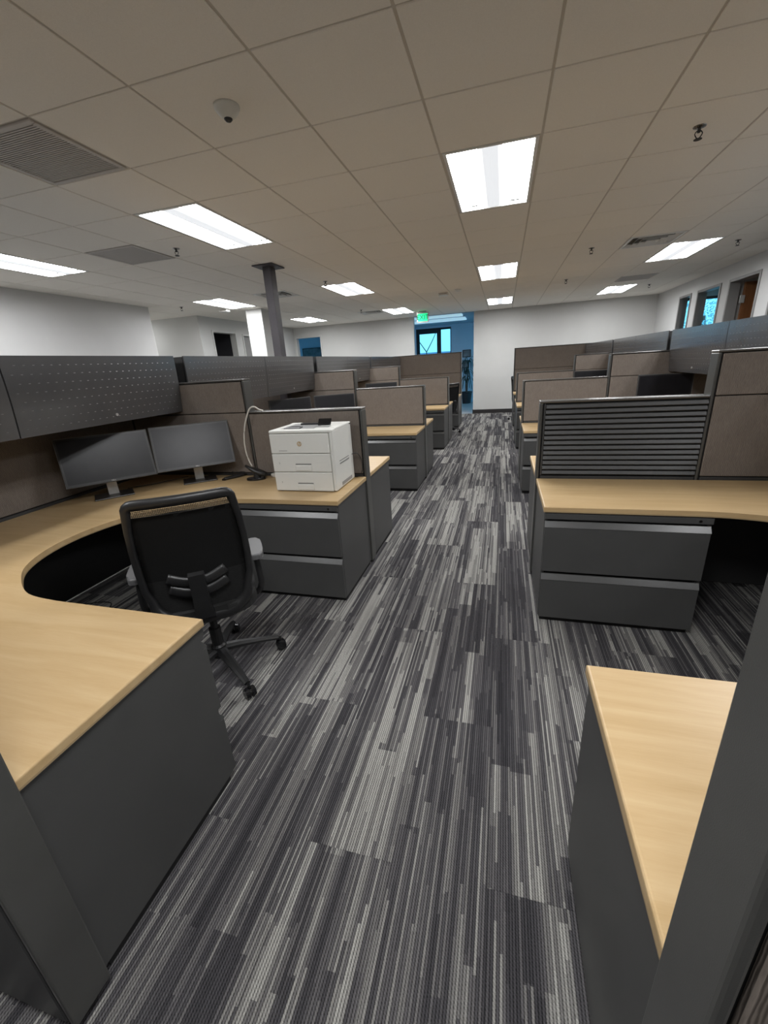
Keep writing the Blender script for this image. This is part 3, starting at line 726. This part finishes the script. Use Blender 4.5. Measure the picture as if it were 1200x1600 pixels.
# ------------------------------------------------------------------ office chair
def chair(label, loc, seat_rz, base_rz):
    """faces +y"""
    t = thing('office_chair', label, 'chair', loc, seat_rz, 'black mesh swivel chairs')
    d = base_rz-seat_rz
    for i in range(5):
        a = d+2*math.pi*i/5; ca, sa = math.cos(a), math.sin(a)
        lg = sweep(new(), [(ca*.02, sa*.02, .125), (ca*.10, sa*.10, .118), (ca*.22, sa*.22, .098), (ca*.315, sa*.315, .078)], [.030, .027, .021, .016], 8, flat=.75)
        leg = obj('base_leg', lg, M['black'], t)
        cs = new(); px, py = ca*.325, sa*.325; nx, ny = -sa, ca
        cyl(cs, (px, py, .05), (px, py, .08), .008, n=8)
        for q in (-1, 1): cyl(cs, (px+nx*.006*q, py+ny*.006*q, .0295), (px+nx*.026*q, py+ny*.026*q, .0295), .029, .026, n=16)
        obj('caster', cs, M['gloss'], leg)
    obj('gas_column', lathe(new(), [(.04, .085), (.04, .15), (.03, .16), (.03, .26), (.019, .262), (.019, .40)], 16), M['black'], t, smooth=False)
    obj('mechanism', box(new(), -.09, .09, -.13, .12, .385, .43, .015, 2), M['black'], t)
    st = new(); prism(st, [(.245*math.copysign(abs(math.cos(a))**.55, math.cos(a)), .02+.235*math.copysign(abs(math.sin(a))**.55, math.sin(a))) for a in [2*math.pi*i/32 for i in range(32)]], .43, .495, .02, 3)
    obj('seat', st, M['chair_mesh'], t)
    # back: a rounded frame leaning slightly, a mesh skin, a lumbar pad and a spine bar
    zb, zt = .447, 1.045
    def half(z):
        f = (z-zb)/(zt-zb); return .205+.028*math.sin(math.pi*min(max(f*.9+.05, 0), 1))
    def yb(x, z):
        f = (z-zb)/(zt-zb); return -.165-.045*f-.03*(1-(x/.25)**2)+.02*math.sin(math.pi*f)
    loop = []
    def arc(cx, cz, r, a0, a1, n): return [(cx+r*math.cos(a0+(a1-a0)*i/n), cz+r*math.sin(a0+(a1-a0)*i/n)) for i in range(n+1)]
    rb, rt = .12, .032
    loop += arc(-half(zb)+rb, zb+rb, rb, math.pi*1.5, math.pi, 6)
    loop += [(-half(z), z) for z in (.62, .72, .82, .92)]
    loop += arc(-half(zt)+rt, zt-rt, rt, math.pi, math.pi*.5, 4)
    loop += [(x, zt) for x in (-.1, 0, .1)]
    loop += arc(half(zt)-rt, zt-rt, rt, math.pi*.5, 0, 4)
    loop += [(half(z), z) for z in (.92, .82, .72, .62)]
    loop += arc(half(zb)-rb, zb+rb, rb, 0, -math.pi*.5, 6)
    loop += [(x, zb) for x in (.08, 0, -.08)]
    P = [(x, yb(x, z), z) for x, z in loop]
    rad = [.0165+.018*max(0, 1-(z-zb)/.15)+.006*max(0, 1-(zt-z)/.06) for x, z in loop]
    obj('back_frame', sweep(new(), P, rad, 10, closed=True, up=(0, 1, 0), flat=.75), M['black'], t, smooth=True)
    sk = new(); nz, nx_ = 20, 12; G_ = []
    ztop = .985
    for i in range(nz+1):
        z = zb+.005+(ztop-zb-.005)*i/nz
        hw = half(z)-.008
        if z < zb+rb: hw = half(z)-rb+math.sqrt(max(0, rb*rb-(zb+rb-z)**2))-.004
        G_.append([sk.verts.new((hw*(2*j/nx_-1), yb(hw*(2*j/nx_-1), z)+.004, z)) for j in range(nx_+1)])
    for A, B in zip(G_, G_[1:]):
        for j in range(nx_): sk.faces.new((A[j], A[j+1], B[j+1], B[j]))
    bmesh.ops.solidify(sk, geom=sk.faces[:], thickness=.003)
    for f in sk.faces: f.material_index = 1 if f.calc_center_median().z < .675 else 0
    obj('back_mesh', sk, [M['chair_mesh'], M['chair_mesh_low']], t, smooth=True)
    mb = new(); hw = half(1.0)-.012
    for i in range(7):
        z = ztop+.001+i*.0065
        sweep(mb, [(x, yb(x, z)+.004, z) for x in [hw*(2*j/10-1) for j in range(11)]], .0019, 4)
    for i in range(61):
        x = hw*(2*i/60-1); sweep(mb, [(x, yb(x, ztop)+.004, ztop-.002), (x, yb(x, zt)+.004, zt-.012)], .0011, 3)
    obj('open_mesh_band', mb, M['chair_mesh'], t, kind='stuff')
    sb = new()
    spine = [(0, -.06, .41), (0, -.17, .42), (0, -.235, .47), (0, -.245, .56), (0, -.25, .66), (0, -.252, .70)]
    for (a, b) in zip(spine, spine[1:]): pass
    W_ = [.045, .045, .042, .036, .034, .034]; ring = []
    for (x, y, z), w in zip(spine, W_):
        ring.append([sb.verts.new(p) for p in ((-w, y-.012, z-.004), (w, y-.012, z-.004), (w, y+.012, z+.004), (-w, y+.012, z+.004))])
    for A, B in zip(ring, ring[1:]):
        for j in range(4): sb.faces.new((A[j], A[(j+1) % 4], B[(j+1) % 4], B[j]))
    sb.faces.new(ring[0][::-1]); sb.faces.new(ring[-1]); bmesh.ops.recalc_face_normals(sb, faces=sb.faces[:])
    obj('back_spine', sb, M['black'], t)
    for q, zz in ((0, .655), (1, .60)):
        lp = smooth_path([(-.125, yb(.125, zz)-.012, zz+.022), (-.06, yb(.06, zz)-.018, zz-.004), (0, yb(0, zz)-.02, zz-.012), (.06, yb(.06, zz)-.018, zz-.004), (.125, yb(.125, zz)-.012, zz+.022)], 4)
        obj('lumbar_pad', sweep(new(), lp, .027, 8, up=(0, 1, 0), flat=.35), M['black'], t, smooth=True)
    for q in (-1, 1):
        ar = sweep(new(), smooth_path([(q*.15, -.02, .42), (q*.24, -.03, .425), (q*.275, -.04, .47), (q*.275, -.04, .56), (q*.27, -.03, .645)], 4), .017, 8)
        a_ = obj('arm_post', ar, M['black'], t, smooth=True)
        pd_ = prism(new(), [(q*.27+.042*math.copysign(abs(math.cos(a))**.6, math.cos(a)), .01+.125*math.copysign(abs(math.sin(a))**.7, math.sin(a))) for a in [2*math.pi*i/24 for i in range(24)]], .645, .675, .01, 3)
        obj('arm_pad', pd_, M['arm'], a_)
    return t
chair('black mesh office chair with grey armrests in the nearest left desk bay', (-1.445, 1.56, 0), math.radians(37), math.radians(40.8))
chair('small black office chair edge-on at the far end of the left row', (-1.21, 9.45, 0), math.radians(60), math.radians(-10))
chair('black office chair mostly hidden behind the right end partition', (.50, 11.28, 0), math.radians(-60), math.radians(186))

# more monitors deeper in the rows
monitor('black monitor over the printer partition, left one of two in second left bay', (-2.62, 4.93), F1, (-2.57, 4.89, 1.03), .1, logo=False)
monitor('black monitor over the printer partition, right one of two in second left bay', (-2.16, 5.33), (math.cos(-1.1), math.sin(-1.1)), (-2.13, 5.27, 1.03), .1, w=.54, logo=False)
monitor('black monitor just showing over the second low partition of the left row', (-2.1, 7.45), (math.cos(-1.2), math.sin(-1.2)), (-2.07, 7.38, 1.06), .1, logo=False)
monitor('large black monitor in the dark under the bin of the second right bay', (1.66, 5.28), (0, -1), (1.66, 5.22, 1.078), .02, w=.52, h=.36, logo=False)
monitor('black monitor with a pale top edge in the third right bay', (1.34, 7.72), (0, -1), (1.36, 7.65, 1.07), .05, w=.5, logo=False)

# ------------------------------------------------------------------ ceiling fixtures
def troffer(label, c, r):
    x0, y0 = GX+GP*c, GY+GP*r
    t = thing('ceiling_light', label, 'ceiling light', (x0, y0, CEIL), 0, 'two by four recessed ceiling lights')
    w, l = GP, 2*GP; fr = new(); e = .014
    for b in ((e, w-e, e, e+.022), (e, w-e, l-e-.022, l-e), (e, e+.022, e+.022, l-e-.022), (w-e-.022, w-e, e+.022, l-e-.022)): box(fr, *b, .0, .025, .002)
    obj('frame', fr, M['white_metal'], t)
    a, b = e+.022, w-e-.022
    dz = new()      # two bowed lens wings either side of a middle basket, closed at the ends
    def strip(pts, yy0, yy1):
        A = [dz.verts.new((x, yy0, z)) for x, z in pts]; B = [dz.verts.new((x, yy1, z)) for x, z in pts]
        for i in range(len(pts)-1): dz.faces.new((A[i], B[i], B[i+1], A[i+1]))
    ya, yb_ = e+.022, l-e-.022
    m1, m2 = a+.19, b-.19
    strip([(a, .022), (a+.05, .034), (a+.12, .036), (m1, .018)], ya, yb_)
    strip([(m2, .018), (b-.12, .036), (b-.05, .034), (b, .022)], ya, yb_)
    bmesh.ops.recalc_face_normals(dz, faces=dz.faces[:])
    obj('diffuser', dz, M['diffuser'], t)
    md = new()
    pts = [(m1, .018), (m1+.03, .006), ((m1+m2)/2, .002), (m2-.03, .006), (m2, .018)]
    A = [md.verts.new((x, ya, z)) for x, z in pts]; B = [md.verts.new((x, yb_, z)) for x, z in pts]
    for i in range(4): md.faces.new((A[i], B[i], B[i+1], A[i+1]))
    obj('middle_basket', md, M['diffuser_mid2'], t)
    obj('housing', box(new(), e, w-e, e, l-e, .045, .11), M['white_metal'], t)
    return t
M['diffuser_mid2'] = emit('light_basket', (.93, .96, 1.0), LAMP*.024)
bsdf(M['diffuser_mid2']).inputs['Base Color'].default_value = (.35, .35, .35, 1)
first = None
cn = {-13: 'inside the left corridor recess', -8: 'at the far left', -4: 'left of the aisle', 0: 'above the aisle', 4: 'right of the aisle'}
rn = {-5: 'behind the camera', 1: 'in the nearest row', 7: 'in the middle row', 13: 'in the far row near the end wall'}
for c, r in lights:
    lab = f'bright recessed ceiling light {cn[c]}, {rn[r]}' if c > -13 else 'added fill light brightening the left corridor recess, hidden by the wall corner'
    if first is None: first = troffer(lab, c, r)
    else:
        o = copy_thing(first, lab, (GX+GP*c, GY+GP*r, CEIL))
        if c == -13:        # the unseen lamp added to brighten the corridor recess is dimmed
            dd = [x for x in o.children if x.name.startswith('diffuser')][0]
            dd.data = dd.data.copy(); dd.data.materials[0] = emit('added_fill_diffuser', (.975, .985, 1.0), LAMP*.3)

def vent(kind, label, c, r):
    x0, y0 = GX+GP*c, GY+GP*r
    t = thing('ceiling_vent', label, 'vent', (x0, y0, CEIL), 0, 'square ceiling vents')
    w = GP; e = .014; fr = new()
    for b in ((e, w-e, e, e+.028), (e, w-e, w-e-.028, w-e), (e, e+.028, e+.028, w-e-.028), (w-e-.028, w-e, e+.028, w-e-.028)): box(fr, *b, -.004, .016, .003)
    obj('frame', fr, M['white_metal' if kind == 'supply' else 'vent_grey'], t)
    if kind == 'return':
        n = 32; sl = new(); 
        for i in range(n):
            y = .045+i*(w-.09)/n; box(sl, .042, w-.042, y, y+.009, .0, .004)
        obj('grille', sl, M['vent_grey'], t, kind='stuff')
        obj('backing', box(new(), .04, w-.04, .04, w-.04, .010, .014), M['vent_dark2'], t)
    else:
        obj('backing', box(new(), .04, w-.04, .04, w-.04, .030, .034), M['duct'], t)
        for i, (a, z) in enumerate(((.05, .0), (.11, -.006), (.17, -.010), (.235, -.012))):
            f = new(); b = w-a; q = .024
            for s4 in range(4):
                # sloping blades round the square
                R = Matrix.Translation((w/2, w/2, 0)) @ Matrix.Rotation(s4*math.pi/2, 4, 'Z')
                h = w/2-a
                vs = [f.verts.new(R @ Vector(p)) for p in ((-h, -h, z), (h, -h, z), (h-q, -h+q, z+.028), (-h+q, -h+q, z+.028), (-h, -h, z+.002), (h, -h, z+.002), (h-q, -h+q, z+.030), (-h+q, -h+q, z+.030))]
                f.faces.new(vs[:4]); f.faces.new(vs[4:][::-1]); f.faces.new((vs[0], vs[1], vs[5], vs[4]))
            obj('blade', f, M['white_metal'], t)
    return t
M['vent_dark2'] = mat('return_grille_backing', (.14, .13, .12), .8)
vl = {(-4, -1): 'large grey slotted return grille in the ceiling at the upper left edge', (-6, 2): 'grey slotted return grille left of the long ceiling light',
      (4, 11): 'dark grey return grille beside the far right ceiling light', (3, 6): 'square louvered air diffuser next to the right ceiling light',
      (-6, 7): 'louvered air diffuser behind the dark steel column', (-5, 13): 'far louvered air diffuser above the left end wall'}
for k, v in vents.items(): vent(v, vl[k], *k)

t = thing('ceiling_sensor', 'white dome sensor with a dark lens on the ceiling at upper left', 'sensor', (-1.345, 2.30, CEIL))
obj('dome', lathe(new(), [(.062, .0), (.062, -.010), (.055, -.022), (.038, -.040), (.022, -.050)], 28), M['white'], t, smooth=True)
obj('lens', lathe(new(), [(.021, -.048), (.02, -.054), (.012, -.061), (.004, -.063)], 18), M['lens'], t, smooth=True)
spr = None
def sprinkler(label, loc):
    t = thing('sprinkler', label, 'sprinkler', loc, 0, 'ceiling sprinkler heads')
    obj('escutcheon', lathe(new(), [(.036, 0), (.034, -.004), (.015, -.010)], 20), M['chrome'], t)
    f = new(); cyl(f, (0, 0, -.006), (0, 0, -.03), .009, n=10)
    sweep(f, smooth_path([(-.008, 0, -.02), (-.02, 0, -.035), (-.008, 0, -.056), (0, 0, -.06)], 3), .003, 6); sweep(f, smooth_path([(.008, 0, -.02), (.02, 0, -.035), (.008, 0, -.056), (0, 0, -.06)], 3), .003, 6)
    obj('body', f, M['vent_dark'], t)
    obj('deflector', lathe(new(), [(.022, -.062), (.022, -.065), (.004, -.066)], 16), M['vent_dark'], t)
    return t
sp = [(2.5, 1.5, 'sprinkler head on the ceiling near the upper right corner'), (-4.6, 2.5, 'sprinkler head between the long light and the left grille'),
      (2.4, 6.5, 'sprinkler head left of the right air diffuser'), (2.4, 10.4, 'small sprinkler head far down the ceiling right of the aisle lights'),
      (-3.6, 6.5, 'sprinkler head at the near edge of the middle left light'), (-8.8, 7.6, 'sprinkler head near the far left wall'),
      (5.4, 7.5, 'sprinkler head right of the right ceiling light'), (5.4, 13.4, 'sprinkler head in the far right ceiling corner'), (-4.6, 12.4, 'sprinkler head left of the far ceiling light')]
for i, j, lab in sp:
    loc = (GX+GP*i, GY+GP*j, CEIL)
    if spr is None: spr = sprinkler(lab, loc)
    else: copy_thing(spr, lab, loc)
t = thing('smoke_detector', 'small white rectangular detector on the ceiling before the exit sign', 'detector', (GX-1.2*GP, GY+10.4*GP, CEIL))
obj('detector_body', box(new(), -.09, .09, -.05, .05, -.05, 0, .012, 3), M['white_metal'], t); obj('sensor_slot', box(new(), -.07, .07, -.0515, -.04, -.03, -.012), M['vent_grey'], t)
t = thing('round_detector', 'round white detector on the ceiling above the aisle end', 'detector', (GX-.7*GP, GY+10*GP, CEIL))
obj('dome', lathe(new(), [(.06, 0), (.058, -.02), (.035, -.035), (.01, -.04)], 20), M['white_metal'], t, smooth=True)
t = thing('emergency_speaker', 'small white box fixed to the ceiling near the white pier', 'detector', (GX-8.2*GP, GY+8.9*GP, CEIL))
obj('box_body', box(new(), -.09, .09, -.06, .06, -.045, 0, .008, 2), M['white_metal'], t); obj('face_slot', box(new(), -.06, .06, -.061, -.055, -.03, -.015), M['vent_grey'], t)

t = thing('exit_sign', 'green glowing EXIT sign hanging from the ceiling before the opening', 'exit sign', (-2.04, 11.6, 0))
obj('canopy', box(new(), -.09, .09, -.04, .04, CEIL-.022, CEIL, .004), M['vent_grey'], t)
obj('sign_housing', box(new(), -.15, .15, -.022, .022, 2.50, 2.735, .006, 2), M['vent_grey'], t)
obj('green_face', box(new(), -.128, .128, -.0245, -.020, 2.52, 2.70), M['exit_panel'], t)
me = text_mesh('EXIT', .155, .001); me.transform(Matrix.Translation((0, -.027, 2.61)) @ Matrix.Rotation(math.pi/2, 4, 'X')); me.materials.append(M['exit_letter']); obj('exit_lettering', me, None, t)
obj('bottom_lens', box(new(), -.14, .14, -.018, .018, 2.49, 2.4995), M['white'], t)

# ------------------------------------------------------------------ lobby
for (y0, y1, lab) in ((13.02, 13.40, 'long pale rectangular light rail on the lobby ceiling, nearer one'), (14.12, 14.72, 'long pale rectangular light rail on the lobby ceiling, farther one')):
    f = new(); 
    for b in ((-4.1, -1.18, y0, y0+.035), (-4.1, -1.18, y1-.035, y1), (-1.225, -1.18, y0+.035, y1-.035)): box(f, *b, CEIL-.05, CEIL-.001, .003)
    o = obj('light_rail', f, M['rail']) if 'rail' in M else None
    if o is None:
        M['rail'] = emit('rail_diffuser', (.55, .85, 1.0), .13); o = obj('light_rail', f, M['rail'])  # strips are off; a faint glow in the material makes them pale
    tag(o, lab, 'light rail', 'light rails in the lobby')
def picture(label, cx, cz, w, h, y=LY):
    t = thing('picture_frame', label, 'picture', (cx, y-.001, cz))
    f = new(); e = .025
    for b in ((-w/2, w/2, h/2-e, h/2), (-w/2, w/2, -h/2, -h/2+e), (-w/2, -w/2+e, -h/2+e, h/2-e), (w/2-e, w/2, -h/2+e, h/2-e)): box(f, b[0], b[1], -.03, 0, b[2], b[3], .002)
    obj('frame', f, M['ink'], t); obj('print', box(new(), -w/2+e, w/2-e, -.012, -.002, -h/2+e, h/2-e), M['photo'], t)
picture('black framed picture on the blue side room wall, above the left bins', -7.42, 2.06, .84, .55)
picture('small black frame on the lobby wall above the plant, upper one', -1.31, 1.73, .30, .26)
picture('small black frame on the lobby wall above the plant, lower one', -1.34, 1.36, .24, .28)
t = thing('potted_plant', 'tall dark strap-leaved plant in a black pot, seen through the lobby opening', 'plant', (-1.27, 16.0, 0))
obj('pot', lathe(new(), [(.15, 0), (.19, .36), (.205, .38), (.205, .42), (.18, .42), (.17, .38)], 20), M['ink'], t)
obj('soil', lathe(new(), [(.165, .375), (.165, .385)], 16), M['bark'], t)
tr = new()
for (x, y, z) in ((.05, 0, 1.35), (-.04, .02, 1.0), (.0, -.04, .7)): sweep(tr, [(x*.3, y*.3, .38), (x*.8, y, z*.6), (x, y, z)], [.02, .016, .012], 8)
obj('trunk', tr, M['bark'], t)
for (hx, hy, hz) in ((.05, 0, 1.35), (-.04, .02, 1.0), (.0, -.04, .7)):
    for i in range(13):
        a = i*2.4+random.random()*.4; Lf = .28+random.random()*.16; up = .15+random.random()*.2
        P = smooth_path([(hx, hy, hz), (hx+.4*Lf*math.cos(a), hy+.4*Lf*math.sin(a), hz+up*.8), (hx+.8*Lf*math.cos(a), hy+.8*Lf*math.sin(a), hz+up*.3), (hx+Lf*math.cos(a), hy+Lf*math.sin(a), hz-.18)], 2)
        n_ = len(P); obj('leaf', sweep(new(), P, [.004+.017*math.sin(math.pi*(q+.6)/(n_+.4)) for q in range(n_)], 4, flat=.15), M['leaf'], t)

# ------------------------------------------------------------------ outdoors through the glass
def bare_tree(label, x, y, h):
    b = new()
    def br(p, d, r, n):
        q = p+d
        sweep(b, [p, p+d*.5+Vector((random.uniform(-.03, .03), 0, 0)), q], [r, r*.85, r*.65], 6)
        if n:
            for s in (-1, 1): br(q, Vector((d.x*.5+s*d.length*.27*random.uniform(.7, 1.2), random.uniform(-.2, .2), d.z*.42)), r*.6, n-1)
    br(Vector((0, 0, -.2)), Vector((.03, 0, h*.72)), .04, 4)
    return tag(obj('bare_tree', b, M['bark'], loc=(x, y, 0)), label, 'tree')
bare_tree('bare forked tree outside the lobby glass door', -3.5, 20.5, 3.0)
t = thing('leafy_tree', 'pale leafy tree outside the office window on the right', 'tree', (6.3, 17.2, -.2))
obj('trunk', sweep(new(), [(0, 0, 0), (.1, 0, 1.3), (0, .1, 2.6)], [.16, .12, .07], 10), M['bark'], t)
lv = new()
for i in range(6500):
    v = Vector((random.gauss(0, 1), random.gauss(0, 1), random.gauss(0, 1))).normalized()*random.uniform(.5, 1)**.5
    c = Vector((v.x*1.5, v.y*1.3, 2.6+v.z*1.6)); q = Vector((random.uniform(-1, 1), random.uniform(-1, 1), random.uniform(-1, 1))).normalized()
    a = q.orthogonal().normalized()*.045; b2 = q.cross(a).normalized()*.028
    lv.faces.new([lv.verts.new(c+p) for p in (-a, -b2, a, b2)])
obj('foliage', lv, M['tree_leaf'], t, kind='stuff')
t = thing('far_building', 'low blue-grey building across the street beyond the lobby door', 'building', (-9, 44, -.2))
obj('facade', box(new(), -14, 16, 0, 6, 0, 2.6), M['facade'], t)
for i in range(8): obj('window', box(new(), -12+i*3.3, -10+i*3.3, -.05, .1, 1, 2.1), M['frame_grey'], t)
